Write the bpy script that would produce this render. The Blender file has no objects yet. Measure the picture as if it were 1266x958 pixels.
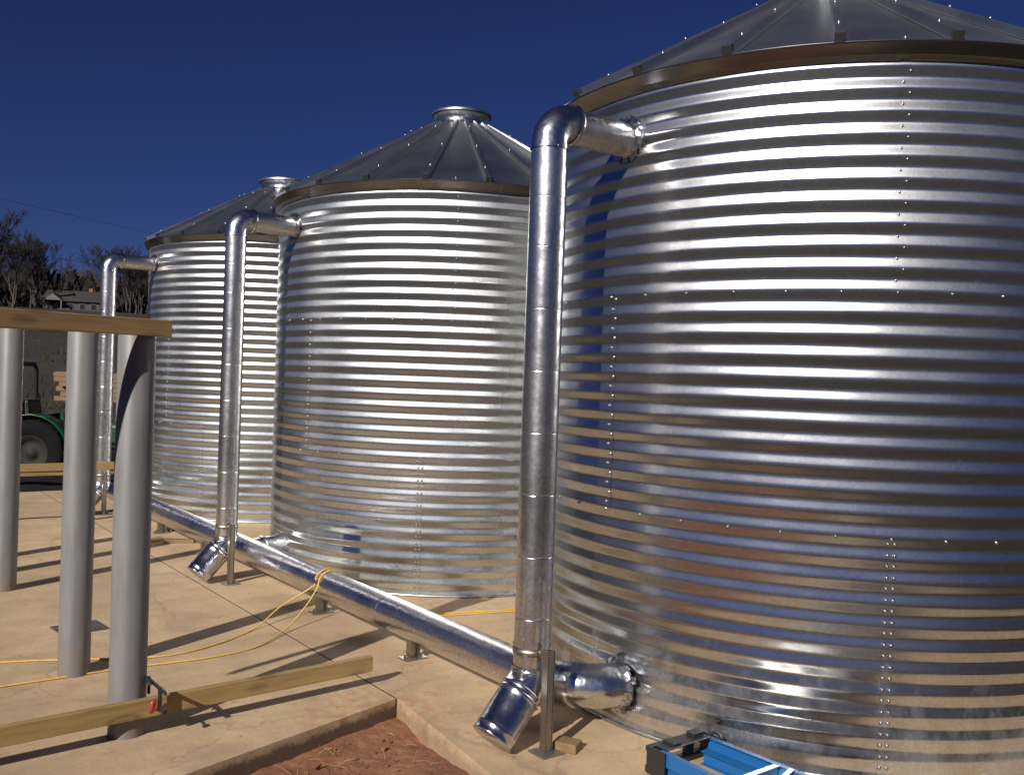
import bpy, bmesh, math, random
from math import sin, cos, pi, radians, sqrt, atan2, tan
from mathutils import Vector, Matrix, noise
random.seed(11)
S = bpy.context.scene
C = S.collection

# ------------------------------------------------------------------ camera
CAM = Vector((-5.097, -3.5046, 1.7708))
PITCH, YAW, ROLL, FPX = -0.0082, 0.6538, 0.0352, 1144.36
cF = Vector((sin(YAW)*cos(PITCH), cos(YAW)*cos(PITCH), sin(PITCH)))
r0 = Vector((cos(YAW), -sin(YAW), 0)); u0 = r0.cross(cF)
cR = r0*cos(ROLL) + u0*sin(ROLL); cU = -r0*sin(ROLL) + u0*cos(ROLL)
cd = bpy.data.cameras.new('camera'); cam = bpy.data.objects.new('camera', cd); C.objects.link(cam)
M = Matrix.Identity(4)
for i in range(3):
    M[i][0] = cR[i]; M[i][1] = cU[i]; M[i][2] = -cF[i]; M[i][3] = CAM[i]
cam.matrix_world = M
cd.sensor_fit = 'HORIZONTAL'; cd.sensor_width = 36; cd.lens = 36*FPX/1266
cd.clip_start = 0.05; cd.clip_end = 3000
S.camera = cam

def at(x, y, depth):            # a place in the world, used for far background things
    return CAM + depth*(cF + cR*((x-633)/FPX) + cU*((479-y)/FPX))

# ------------------------------------------------------------------ materials
def new_mat(name):
    m = bpy.data.materials.new(name); m.use_nodes = True
    nt = m.node_tree; b = nt.nodes['Principled BSDF']
    return m, nt, b
def lk(nt, a, b): nt.links.new(a, b)
def tex(nt, kind, scale, detail=4, rough=.55, coord='Object', sc=(1,1,1)):
    tc = nt.nodes.new('ShaderNodeTexCoord'); mp = nt.nodes.new('ShaderNodeMapping')
    mp.inputs['Scale'].default_value = sc
    lk(nt, tc.outputs[coord], mp.inputs['Vector'])
    t = nt.nodes.new('ShaderNodeTexNoise' if kind == 'noise' else 'ShaderNodeTexVoronoi')
    t.inputs['Scale'].default_value = scale
    if kind == 'noise':
        t.inputs['Detail'].default_value = detail; t.inputs['Roughness'].default_value = rough
    lk(nt, mp.outputs['Vector'], t.inputs['Vector'])
    return t
def ramp(nt, src, stops):
    r = nt.nodes.new('ShaderNodeValToRGB'); e = r.color_ramp.elements
    while len(e) < len(stops): e.new(.5)
    for k, (p, c) in enumerate(stops):
        e[k].position = p; e[k].color = (c[0], c[1], c[2], 1) if not isinstance(c, (int, float)) else (c, c, c, 1)
    lk(nt, src, r.inputs['Fac']); return r
def bump(nt, b, src, strength, dist=.01, prev=None):
    n = nt.nodes.new('ShaderNodeBump'); n.inputs['Strength'].default_value = strength
    n.inputs['Distance'].default_value = dist
    lk(nt, src, n.inputs['Height'])
    if prev: lk(nt, prev.outputs['Normal'], n.inputs['Normal'])
    lk(nt, n.outputs['Normal'], b.inputs['Normal']); return n
def mix(nt, fac, a, b_, mode='MIX'):
    n = nt.nodes.new('ShaderNodeMix'); n.data_type = 'RGBA'; n.blend_type = mode
    for s, v in ((0, fac), (6, a), (7, b_)):
        if hasattr(v, 'links'): lk(nt, v, n.inputs[s])
        elif s == 0: n.inputs[0].default_value = v
        else: n.inputs[s].default_value = (v[0], v[1], v[2], 1)
    return n.outputs[2]

def metal(name, base, r1, r2, spangle=.12, wav=.05, dirt=0.0, wscale=3.0, aniso=0):
    m, nt, b = new_mat(name)
    b.inputs['Metallic'].default_value = 1
    if aniso:
        tg = nt.nodes.new('ShaderNodeTangent'); tg.direction_type = 'RADIAL'; tg.axis = 'Z'
        lk(nt, tg.outputs[0], b.inputs['Tangent'])
        b.inputs['Anisotropic'].default_value = aniso; b.inputs['Anisotropic Rotation'].default_value = 0
    v = tex(nt, 'voronoi', 90); v.feature = 'F1'
    rv = ramp(nt, v.outputs['Color'], [(0, 1-spangle), (1, 1.0)])
    n = tex(nt, 'noise', 1.3, 3)
    col = mix(nt, 1.0, [c for c in base], rv.outputs['Color'], 'MULTIPLY')
    rg = ramp(nt, n.outputs['Fac'], [(.3, r1), (.7, r2)])
    if dirt:
        dn = tex(nt, 'noise', 5, 6, .7, sc=(1, 1, .6))
        geo = nt.nodes.new('ShaderNodeTexCoord'); sep = nt.nodes.new('ShaderNodeSeparateXYZ')
        lk(nt, geo.outputs['Object'], sep.inputs[0])
        mr = nt.nodes.new('ShaderNodeMapRange'); mr.inputs[1].default_value = .05; mr.inputs[2].default_value = .75
        mr.inputs[3].default_value = .30; mr.inputs[4].default_value = 0.0
        lk(nt, sep.outputs['Z'], mr.inputs[0])
        ad = nt.nodes.new('ShaderNodeMath'); ad.operation = 'ADD'
        lk(nt, dn.outputs['Fac'], ad.inputs[0]); lk(nt, mr.outputs[0], ad.inputs[1])
        dr = ramp(nt, ad.outputs[0], [(.66, 0.0), (.86, dirt)])
        col = mix(nt, dr.outputs['Color'], col, (.40, .34, .26))
        me = nt.nodes.new('ShaderNodeMath'); me.operation = 'SUBTRACT'; me.inputs[0].default_value = 1
        lk(nt, dr.outputs['Color'], me.inputs[1]); lk(nt, me.outputs[0], b.inputs['Metallic'])
        ra = nt.nodes.new('ShaderNodeMath'); ra.operation = 'ADD'
        lk(nt, rg.outputs['Color'], ra.inputs[0]); 
        mm = nt.nodes.new('ShaderNodeMath'); mm.operation = 'MULTIPLY'; mm.inputs[1].default_value = .5
        lk(nt, dr.outputs['Color'], mm.inputs[0]); lk(nt, mm.outputs[0], ra.inputs[1])
        lk(nt, ra.outputs[0], b.inputs['Roughness'])
    else:
        lk(nt, rg.outputs['Color'], b.inputs['Roughness'])
    lk(nt, col, b.inputs['Base Color'])
    w = tex(nt, 'noise', wscale, 2, .4)
    bp = bump(nt, b, w.outputs['Fac'], wav, .05)
    f = tex(nt, 'noise', 60, 2, .5)
    bump(nt, b, f.outputs['Fac'], wav*.6, .002, bp)
    return m

M_TANK = metal('galvanised_wall', (.66, .67, .68), .20, .26, .22, .06, .10, aniso=.76)
M_TANK2 = metal('dull_galvanised_wall', (.71, .73, .72), .25, .33, .22, .06, .05, aniso=.7)
M_TANK2.node_tree.nodes['Principled BSDF'].inputs['Specular Tint'].default_value = (1, 1, 1, 1)
M_ROOF = metal('galvanised_roof', (.50, .52, .54), .33, .42, .12, .05)
M_EAVE = metal('galvanised_flashing', (.24, .235, .23), .25, .33, .10, .04)
M_PIPE = metal('galvanised_pipe', (.80, .79, .81), .24, .34, .34, .12, wscale=8)
M_SHINY = metal('shiny_elbow', (.70, .71, .74), .19, .28, .22, .22, wscale=11)
M_STRUT = metal('steel_strut', (.40, .36, .31), .38, .5, .15, .05)
M_BOLT = metal('bolt_zinc', (.36, .36, .36), .34, .42, .0, .0)

def plain(name, col, rough=.6, var=.25, scale=8, bmp=.1, metal_=0, spec=.5, sc=(1,1,1)):
    m, nt, b = new_mat(name)
    n = tex(nt, 'noise', scale, 5, .6, sc=sc)
    r = ramp(nt, n.outputs['Fac'], [(.3, [c*(1-var) for c in col]), (.7, [min(1, c*(1+var)) for c in col])])
    lk(nt, r.outputs['Color'], b.inputs['Base Color'])
    b.inputs['Roughness'].default_value = rough; b.inputs['Metallic'].default_value = metal_
    b.inputs['Specular IOR Level'].default_value = spec
    if bmp: bump(nt, b, n.outputs['Fac'], bmp, .01)
    return m
M_RUBBER = plain('black_rubber', (.008, .008, .009), .95, spec=.1)
M_DARKEND = plain('foam_closure', (.015, .014, .013), .8)
M_GREEN = plain('green_paint', (.004, .045, .014), .35, .15, 6, .02)
M_YELLOW = plain('yellow_paint', (.010, .009, .007), .8, .1, 6, .02)
M_BLACK = plain('black_plastic', (.018, .018, .020), .45, .2, 10, .05)
M_BLUE = plain('blue_fibreglass', (.012, .10, .28), .38, .12, 30, .05, sc=(20, .6, 20))
M_ALU = plain('aluminium', (.78, .78, .76), .35, .05, 20, .02, metal_=1)
M_RED = plain('red_handle', (.24, .035, .025), .4, .1, 8, .02)
M_CORD = plain('yellow_cord', (.60, .38, .09), .6, .12, 40, .05)
M_HEAP = plain('heap_black', (.014, .013, .012), .5, .3, 6, .5)
M_BARK = plain('bare_bark', (.050, .040, .036), .9, .35, 6, .2)
M_TWIG = plain('bare_twigs', (.024, .018, .019), .9, .3, 2, 0)
M_SCRUB = plain('leafless_scrub', (.026, .019, .018), .95, .4, .8, .3)
M_WALLH = plain('house_siding', (.05, .045, .04), .8, .1, 3, .1)
M_ROOFH = plain('house_shingles', (.03, .027, .026), .9, .2, 5, .2)
M_WIN = plain('house_glass', (.02, .022, .028), .1, .1, 2, 0)
M_TRIM = plain('house_trim', (.09, .085, .08), .6, .05, 3, 0)
M_GRATE = plain('grate_iron', (.07, .06, .055), .7, .3, 30, .3)
M_WIRE = plain('wire_dark', (.03, .03, .035), .6, .1, 3, 0)
M_POLEW = plain('pole_timber', (.09, .075, .06), .9, .3, 5, .2, sc=(6, 6, .5))
M_STONE = plain('clod', (.20, .075, .035), .95, .35, 12, .4)
M_STRAW = plain('straw', (.30, .20, .10), .9, .3, 12, .1)

def wood(name, c1, c2, axis, rough=.7):
    m, nt, b = new_mat(name)
    sc = [14, 14, 14]; sc[axis] = .9
    n = tex(nt, 'noise', 3.2, 7, .62, sc=tuple(sc))
    n2 = tex(nt, 'noise', 1.1, 3, .5, sc=tuple([s*.5 for s in sc]))
    kn = tex(nt, 'voronoi', 2.1, sc=tuple([4 if k != axis else 1.2 for k in range(3)]))
    kr = ramp(nt, kn.outputs['Distance'], [(.10, .30), (.17, .8), (.22, .55), (.30, 1)])
    r = ramp(nt, n.outputs['Fac'], [(.28, c2), (.55, c1), (.8, [c*1.15 for c in c1])])
    c = mix(nt, .35, r.outputs['Color'], ramp(nt, n2.outputs['Fac'], [(.3, c2), (.7, c1)]).outputs['Color'])
    c = mix(nt, 1, c, kr.outputs['Color'], 'MULTIPLY')
    lk(nt, c, b.inputs['Base Color']); b.inputs['Roughness'].default_value = rough
    bump(nt, b, n.outputs['Fac'], .25, .004)
    return m
M_WOODX = wood('pine_board', (.40, .26, .11), (.22, .13, .05), 0)
M_WOOD2 = wood('pine_board_low', (.32, .215, .085), (.18, .115, .04), 0)
M_WOODO = wood('fresh_lumber', (.22, .135, .055), (.09, .05, .022), 0)

def pvc():
    m, nt, b = new_mat('grey_pvc')
    n = tex(nt, 'noise', 3, 6, .65, sc=(1, 1, .35)); s = tex(nt, 'noise', 22, 4, .6, sc=(1, 1, .12))
    r = ramp(nt, n.outputs['Fac'], [(.3, (.150, .143, .143)), (.7, (.195, .186, .185))])
    q = ramp(nt, s.outputs['Fac'], [(.42, .86), (.60, 1)])
    tc = nt.nodes.new('ShaderNodeTexCoord'); sp = nt.nodes.new('ShaderNodeSeparateXYZ'); lk(nt, tc.outputs['Object'], sp.inputs[0])
    dn = tex(nt, 'noise', 14, 7, .75); ma = nt.nodes.new('ShaderNodeMath'); ma.operation = 'MULTIPLY_ADD'; ma.inputs[1].default_value = -1.1
    lk(nt, sp.outputs['Z'], ma.inputs[0]); lk(nt, dn.outputs['Fac'], ma.inputs[2])
    dk = ramp(nt, ma.outputs[0], [(.30, 0.0), (.52, .8)])
    sc_ = tex(nt, 'noise', 5, 8, .8, sc=(1, 1, .25)); sr = ramp(nt, sc_.outputs['Fac'], [(.60, 0.0), (.68, .35)])
    base = mix(nt, 1, r.outputs['Color'], q.outputs['Color'], 'MULTIPLY')
    base = mix(nt, sr.outputs['Color'], base, (.30, .24, .19))
    lk(nt, mix(nt, dk.outputs['Color'], base, (.17, .135, .11)), b.inputs['Base Color'])
    b.inputs['Roughness'].default_value = .5
    bump(nt, b, n.outputs['Fac'], .05, .01)
    return m
M_PVC = pvc()

def concrete(name='tan_concrete', mud_shade=.35):
    m, nt, b = new_mat(name)
    a = tex(nt, 'noise', .55, 6, .62); c = tex(nt, 'noise', 2.6, 6, .68); f = tex(nt, 'noise', 45, 4, .7); cl = tex(nt, 'noise', 1.1, 7, .7, sc=(1, 1, 1))
    st = tex(nt, 'noise', 1.4, 5, .6, sc=(.35, 2.2, 1))
    base = ramp(nt, a.outputs['Fac'], [(.3, (.40, .29, .165)), (.52, (.50, .37, .215)), (.75, (.58, .44, .27))]).outputs['Color']
    mo = ramp(nt, c.outputs['Fac'], [(.30, .76), (.5, .96), (.72, 1.08)]).outputs['Color']
    fi = ramp(nt, f.outputs['Fac'], [(.3, .86), (.65, 1.05)]).outputs['Color']
    sr = ramp(nt, st.outputs['Fac'], [(.38, .84), (.56, 1.0)]).outputs['Color']
    x = mix(nt, 1, base, mo, 'MULTIPLY'); x = mix(nt, 1, x, fi, 'MULTIPLY'); x = mix(nt, .7, x, sr, 'MULTIPLY')
    cm = ramp(nt, cl.outputs['Fac'], [(.56, 0.0), (.74, .55)]).outputs['Color']       # clay tracked onto it
    x = mix(nt, cm, x, (.36, .17, .075))
    # scattered clay splashes
    v = tex(nt, 'voronoi', 7.5); v.inputs['Randomness'].default_value = 1
    vr = ramp(nt, v.outputs['Distance'], [(.05, .6), (.12, 0.0)]).outputs['Color']
    x = mix(nt, vr, x, (.26, .13, .07))
    big = tex(nt, 'noise', .9, 9, .72, sc=(1.6, .8, 1))
    x = mix(nt, ramp(nt, big.outputs['Fac'], [(.50, 0.0), (.62, .42)]).outputs['Color'], x, (.30, .21, .13))
    # hairline cracks and trowel arcs
    cv = nt.nodes.new('ShaderNodeTexVoronoi'); cv.feature = 'DISTANCE_TO_EDGE'; cv.inputs['Scale'].default_value = .55
    tcc = nt.nodes.new('ShaderNodeTexCoord'); wn = tex(nt, 'noise', 2.2, 6, .6)
    av = nt.nodes.new('ShaderNodeVectorMath'); av.operation = 'MULTIPLY_ADD'; av.inputs[1].default_value = (.5, .5, 0)
    lk(nt, wn.outputs['Color'], av.inputs[0]); lk(nt, tcc.outputs['Object'], av.inputs[2]); lk(nt, av.outputs[0], cv.inputs['Vector'])
    x = mix(nt, ramp(nt, cv.outputs['Distance'], [(0.0, .38), (.006, 0.0)]).outputs['Color'], x, (.16, .10, .06))
    # clay carried out of the pit along the slab edges near the corner
    gm = nt.nodes.new('ShaderNodeVectorMath'); gm.operation = 'DISTANCE'; gm.inputs[1].default_value = (-2.6, .75, 0)
    lk(nt, tcc.outputs['Object'], gm.inputs[0])
    sp = tex(nt, 'noise', 9, 8, .8); sm = nt.nodes.new('ShaderNodeMath'); sm.operation = 'MULTIPLY_ADD'; sm.inputs[1].default_value = -.30
    lk(nt, gm.outputs['Value'], sm.inputs[0]); lk(nt, sp.outputs['Fac'], sm.inputs[2])
    x = mix(nt, ramp(nt, sm.outputs[0], [(.36, 0.0), (.58, .75)]).outputs['Color'], x, (.34, .15, .065))
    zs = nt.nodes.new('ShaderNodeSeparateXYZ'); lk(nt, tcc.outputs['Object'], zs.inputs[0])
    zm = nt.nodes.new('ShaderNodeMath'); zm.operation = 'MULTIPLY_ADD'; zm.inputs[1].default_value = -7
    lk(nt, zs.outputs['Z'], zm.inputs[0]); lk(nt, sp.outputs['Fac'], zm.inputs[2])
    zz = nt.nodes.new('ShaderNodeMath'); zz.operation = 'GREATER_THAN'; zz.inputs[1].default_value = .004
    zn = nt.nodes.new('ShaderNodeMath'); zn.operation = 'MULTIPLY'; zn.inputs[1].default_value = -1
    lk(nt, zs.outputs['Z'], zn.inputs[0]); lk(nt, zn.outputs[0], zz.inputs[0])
    mr_ = ramp(nt, zm.outputs[0], [(.60, 0.0), (.85, mud_shade)])
    x = mix(nt, mix(nt, 1, mr_.outputs['Color'], zz.outputs[0], 'MULTIPLY'), x, (.085, .052, .032))  # side faces darkened below the top: mud tone with their shade painted in
    x = mix(nt, 1, x, (.93, .90, .94), 'MULTIPLY')
    lk(nt, x, b.inputs['Base Color']); b.inputs['Roughness'].default_value = .85
    p1 = bump(nt, b, c.outputs['Fac'], .25, .01); bump(nt, b, f.outputs['Fac'], .35, .003, p1)
    return m
M_CONC = concrete()
M_CONC2 = concrete('mud_shade_edged_concrete', .9)

def clay():
    m, nt, b = new_mat('red_clay')
    a = tex(nt, 'noise', 2.2, 8, .7); f = tex(nt, 'noise', 18, 8, .75); v = tex(nt, 'voronoi', 16)
    c = ramp(nt, a.outputs['Fac'], [(.28, (.13, .050, .025)), (.5, (.235, .095, .045)), (.75, (.36, .17, .085))]).outputs['Color']
    c = mix(nt, .75, c, ramp(nt, f.outputs['Fac'], [(.3, .55), (.7, 1.15)]).outputs['Color'], 'MULTIPLY')
    lk(nt, c, b.inputs['Base Color']); b.inputs['Roughness'].default_value = .95
    p = bump(nt, b, f.outputs['Fac'], .8, .014); bump(nt, b, v.outputs['Distance'], .2, .008, p)
    return m
M_CLAY = clay()

def field():
    m, nt, b = new_mat('dry_field')
    a = tex(nt, 'noise', .05, 8, .7); f = tex(nt, 'noise', .9, 8, .75); g = tex(nt, 'noise', 9, 6, .8)
    c = ramp(nt, a.outputs['Fac'], [(.35, (.017, .012, .008)), (.5, (.024, .018, .012)), (.65, (.040, .024, .015))]).outputs['Color']
    c = mix(nt, .8, c, ramp(nt, f.outputs['Fac'], [(.3, .6), (.7, 1.2)]).outputs['Color'], 'MULTIPLY')
    c = mix(nt, .8, c, ramp(nt, g.outputs['Fac'], [(.3, .6), (.7, 1.2)]).outputs['Color'], 'MULTIPLY')
    lk(nt, c, b.inputs['Base Color']); b.inputs['Roughness'].default_value = 1
    bump(nt, b, f.outputs['Fac'], .8, .2)
    return m
M_FIELD = field()

# ------------------------------------------------------------------ mesh helpers
class MB:
    def __init__(s): s.v = []; s.f = []; s.sm = []
    def add(s, vs, fs, smooth=True):
        o = len(s.v); s.v += [tuple(v) for v in vs]
        s.f += [tuple(i+o for i in f) for f in fs]; s.sm += [smooth]*len(fs)
    def box(s, c, d, rot=None, smooth=False):
        hx, hy, hz = d[0]/2, d[1]/2, d[2]/2
        vs = [Vector((x, y, z)) for x in (-hx, hx) for y in (-hy, hy) for z in (-hz, hz)]
        if rot is not None: vs = [rot @ v for v in vs]
        c = Vector(c)
        s.add([v+c for v in vs], [(0,1,3,2),(4,6,7,5),(0,4,5,1),(2,3,7,6),(0,2,6,4),(1,5,7,3)], smooth)
    def beam(s, a, b, w, h, up=Vector((0,0,1))):
        a = Vector(a); b = Vector(b); d = (b-a); L = d.length; d.normalize()
        y = up.cross(d).normalized(); z = d.cross(y)
        R = Matrix((d, y, z)).transposed()
        s.box((a+b)/2, (L, w, h), R)
    def tube(s, pts, rad, n=16, caps=True, smooth=True):
        pts = [Vector(p) for p in pts]
        if not isinstance(rad, (list, tuple)): rad = [rad]*len(pts)
        T = []
        for i in range(len(pts)):
            a = pts[max(i-1, 0)]; b = pts[min(i+1, len(pts)-1)]
            t = b-a
            T.append(t.normalized() if t.length > 1e-9 else T[-1])
        ref = Vector((0,0,1)) if abs(T[0].z) < .9 else Vector((0,1,0))
        x = T[0].cross(ref).normalized(); vs = []
        for i, p in enumerate(pts):
            if i: x = (x - T[i]*x.dot(T[i])).normalized()
            y = T[i].cross(x)
            for k in range(n):
                a = 2*pi*k/n; vs.append(p + rad[i]*(x*cos(a)+y*sin(a)))
        fs = []
        for i in range(len(pts)-1):
            for k in range(n):
                k2 = (k+1) % n
                fs.append((i*n+k, i*n+k2, (i+1)*n+k2, (i+1)*n+k))
        s.add(vs, fs, smooth)
        if caps:
            m = len(pts)-1
            s.add(vs[:n], [tuple(range(n-1, -1, -1))], False); s.add(vs[m*n:], [tuple(range(n))], False)
    def lathe(s, prof, n=64, c=(0,0,0), a0=0, a1=2*pi, smooth=True):
        full = abs(a1-a0-2*pi) < 1e-6; m = n if full else n+1
        vs = []
        for r, z in prof:
            for k in range(m):
                a = a0+(a1-a0)*k/n; vs.append((c[0]+r*cos(a), c[1]+r*sin(a), c[2]+z))
        fs = []
        for i in range(len(prof)-1):
            for k in range(n):
                k2 = (k+1) % m
                fs.append((i*m+k, i*m+k2, (i+1)*m+k2, (i+1)*m+k))
        s.add(vs, fs, smooth)
    def mesh(s, name, mat):
        me = bpy.data.meshes.new(name); me.from_pydata(s.v, [], s.f)
        me.polygons.foreach_set('use_smooth', s.sm)
        me.materials.append(mat); me.update(); return me
    def build(s, name, mat, parent=None, loc=None, bevel=0):
        me = s.mesh(name, mat)
        o = bpy.data.objects.new(name, me); C.objects.link(o)
        if parent: o.parent = parent
        if loc: o.location = loc
        if bevel:
            b = o.modifiers.new('bevel', 'BEVEL'); b.width = bevel; b.segments = 2; b.limit_method = 'ANGLE'
        return o
def tag(o, label=None, cat=None, group=None, kind=None):
    if label: o['label'] = label
    if cat: o['category'] = cat
    if group: o['group'] = group
    if kind: o['kind'] = kind
    return o
def empty(name, loc=(0,0,0), rz=0):
    o = bpy.data.objects.new(name, None); o.empty_display_size = .2; C.objects.link(o)
    o.location = loc; o.rotation_euler = (0, 0, rz); return o
def copy_tree(o, parent=None):
    c = o.copy(); C.objects.link(c); c.parent = parent
    for ch in list(o.children): copy_tree(ch, c)
    return c

# ------------------------------------------------------------------ ground, slabs
def hill(x, y):
    d = sqrt((x+3)**2 + (y-3)**2)
    t = max(0, min(1, (d-22)/150)); h = 10.4*t*t*(3-2*t)
    t2 = max(0, min(1, (d-170)/250)); h -= 4*t2
    h += (noise.noise(Vector((x*.02, y*.02, 0)))*2.2)*min(1, max(0, (d-20)/60))
    h += noise.noise(Vector((x*.35, y*.35, 3)))*.06*min(1, max(0, (d-9)/8))
    return h-.17
mb = MB(); NR, NA = 90, 144
vs = [(-3, 3, hill(-3, 3))]; fs = []
for i in range(NR):
    r = .6*(1500/.6)**(i/(NR-1))
    for k in range(NA):
        a = 2*pi*k/NA; x = -3+r*cos(a); y = 3+r*sin(a); vs.append((x, y, hill(x, y)))
for k in range(NA): fs.append((0, 1+k, 1+(k+1) % NA))
for i in range(NR-1):
    for k in range(NA):
        k2 = (k+1) % NA; fs.append((1+i*NA+k, 1+(i+1)*NA+k, 1+(i+1)*NA+k2, 1+i*NA+k2))
mb.add(vs, fs); tag(mb.build('ground', M_FIELD), kind='structure')

def slab(name, poly, top, th, mat):
    mb = MB(); n = len(poly)
    mb.add([(x, y, top) for x, y in poly]+[(x, y, top-th) for x, y in poly],
           [tuple(range(n))]+[(i, i+n, (i+1) % n+n, (i+1) % n) for i in range(n)], False)
    return tag(mb.build(name, mat, bevel=.003), kind='structure')
slab('tank_slab', [(-2.437, 10.6), (-2.46, .88), (-2.60, -.13), (-2.98, -3.0), (3.2, -3.0), (3.2, 10.6)], 0, .24, M_CONC)
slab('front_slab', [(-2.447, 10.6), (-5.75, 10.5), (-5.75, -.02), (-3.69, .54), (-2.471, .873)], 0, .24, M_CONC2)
mb = MB(); mb.add([(-2.4475, 10.6, -.0015), (-2.4365, 10.6, -.0015), (-2.4595, .875, -.0015), (-2.4715, .875, -.0015), (-2.4475, 10.6, -.2), (-2.4365, 10.6, -.2), (-2.4595, .875, -.2), (-2.4715, .875, -.2)], [(0, 1, 2, 3), (0, 3, 7, 4), (1, 5, 6, 2), (3, 2, 6, 7)], False)
tag(mb.build('expansion_joint', plain('joint_filler', (.075, .042, .026), .95, .3, 20, .2)), kind='structure')

# red clay patch in the corner between the slabs
mb = MB(); nx, ny = 150, 130; X0, X1, Y0, Y1 = -4.7, -2.45, -2.4, 1.0
vs = []
for j in range(ny):
    for i in range(nx):
        x = X0+(X1-X0)*(i/(nx-1))**.6; y = Y0+(Y1-Y0)*(j/(ny-1))**.55
        v = Vector((x, y, 0))
        h = -.105 + .035*noise.noise(v*1.5) + .012*noise.noise(v*5) + .007*noise.noise(v*14) + .004*noise.noise(v*34)
        h += .05*math.exp(-((x+2.85)**2+(y+.25)**2)/.25) - .02*math.exp(-((x+2.6)**2+(y-.6)**2)/.02)
        vs.append((x, y, h))
fs = [(j*nx+i, j*nx+i+1, (j+1)*nx+i+1, (j+1)*nx+i) for j in range(ny-1) for i in range(nx-1)]
mb.add(vs, fs); tag(mb.build('clay_ground', M_CLAY), kind='structure')
# loose clods / straw bits
mb = MB()
for k in range(240):
    x = random.uniform(-3.9, -2.62); y = random.uniform(-.6, .75)
    r = random.uniform(.003, .011) if random.random() < .93 else random.uniform(.018, .03)
    h = -.105 + .035*noise.noise(Vector((x, y, 0))*1.5) + .020*noise.noise(Vector((x, y, 0))*5)+.05*math.exp(-((x+2.85)**2+(y+.25)**2)/.25)
    q = [Vector((random.gauss(0, 1), random.gauss(0, 1), random.gauss(0, .8))).normalized()*r*random.uniform(.7, 1.2) for _ in range(7)]
    b = bmesh.new(); [b.verts.new(p+Vector((x, y, h+r*.4))) for p in q]
    bmesh.ops.convex_hull(b, input=b.verts); b.verts.index_update()
    b.verts.ensure_lookup_table()
    mb.add([v.co[:] for v in b.verts], [tuple(v.index for v in f.verts) for f in b.faces], False); b.free()
tag(mb.build('clay_clods', M_STONE), 'loose red clay crumbs scattered over the dirt patch', 'soil', kind='stuff')
mb = MB()
for k in range(45):
    x = random.gauss(-3.1, .3); y = random.gauss(.42, .16)
    if y > .27*(x+2.45)+.84: continue
    a = random.uniform(0, 6.28); L = random.uniform(.02, .10); z = -.085+.035*noise.noise(Vector((x, y, 0))*1.5)
    p = Vector((x, y, z)); e = p+Vector((cos(a)*L, sin(a)*L, random.uniform(0, .05)))
    mb.tube([p, (p+e)/2+Vector((0, 0, .008)), e], .0013, 4, False)
tag(mb.build('dry_straw', M_STRAW), 'thin dry straw and grass bits lying on the red clay', 'straw', kind='stuff')

# ------------------------------------------------------------------ water tanks
R = 1.70; P = .1016; RING = 1.1176; EZ = 3.337; WT = 3*RING-.082
OV = .066; NRIB = 22
NP = 64
_sl = [tan(radians(11.5))*math.tanh(2.6*sin(2*pi*(i+.5)/NP)) for i in range(NP)]
_pr = [0.0]
for q in _sl: _pr.append(_pr[-1]-q*P/NP)
_mn = (max(_pr)+min(_pr))/2
def rad(z):
    t = (z/P) % 1*NP; i = int(t); return R+_pr[i]+(_pr[i+1]-_pr[i])*(t-i)-_mn
def slope(z): return -tan(radians(11.5))*math.tanh(2.6*sin(2*pi*z/P))
def wall_sheet(z0, z1, dr, seams):
    mb = MB(); n = int((z1-z0)/P*18)
    prof = [(rad(z0+(z1-z0)*i/n)+dr, z0+(z1-z0)*i/n) for i in range(n+1)]
    mb.lathe(prof, 176)
    for s in seams:     # overlapping sheet edge
        a = radians(s); w = .024/R
        p2 = [(r+.0016, z) for r, z in prof]
        mb.lathe(p2, 4, a0=a-w, a1=a+w)
    return mb
bolt_mb = MB()
bolt_mb.lathe([(0, .0085), (.0045, .0085), (.0058, .007), (.0060, .0025), (.0088, .0018), (.0090, 0)], 8)
bolt_mesh = bolt_mb.mesh('bolt', M_BOLT)
def bolt_matrix(a, z, r=None, jit=0):
    nrm = Vector((cos(a), sin(a), 0))
    # stand on the corrugation, tilted with it
    dz = slope(z)
    nn = (nrm - Vector((0, 0, 1))*dz).normalized()
    p = nrm*((r if r else rad(z))+.0025); p.z = z
    q = nn.to_track_quat('Z', 'Y'); m = q.to_matrix().to_4x4(); m.translation = p; return m

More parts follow.
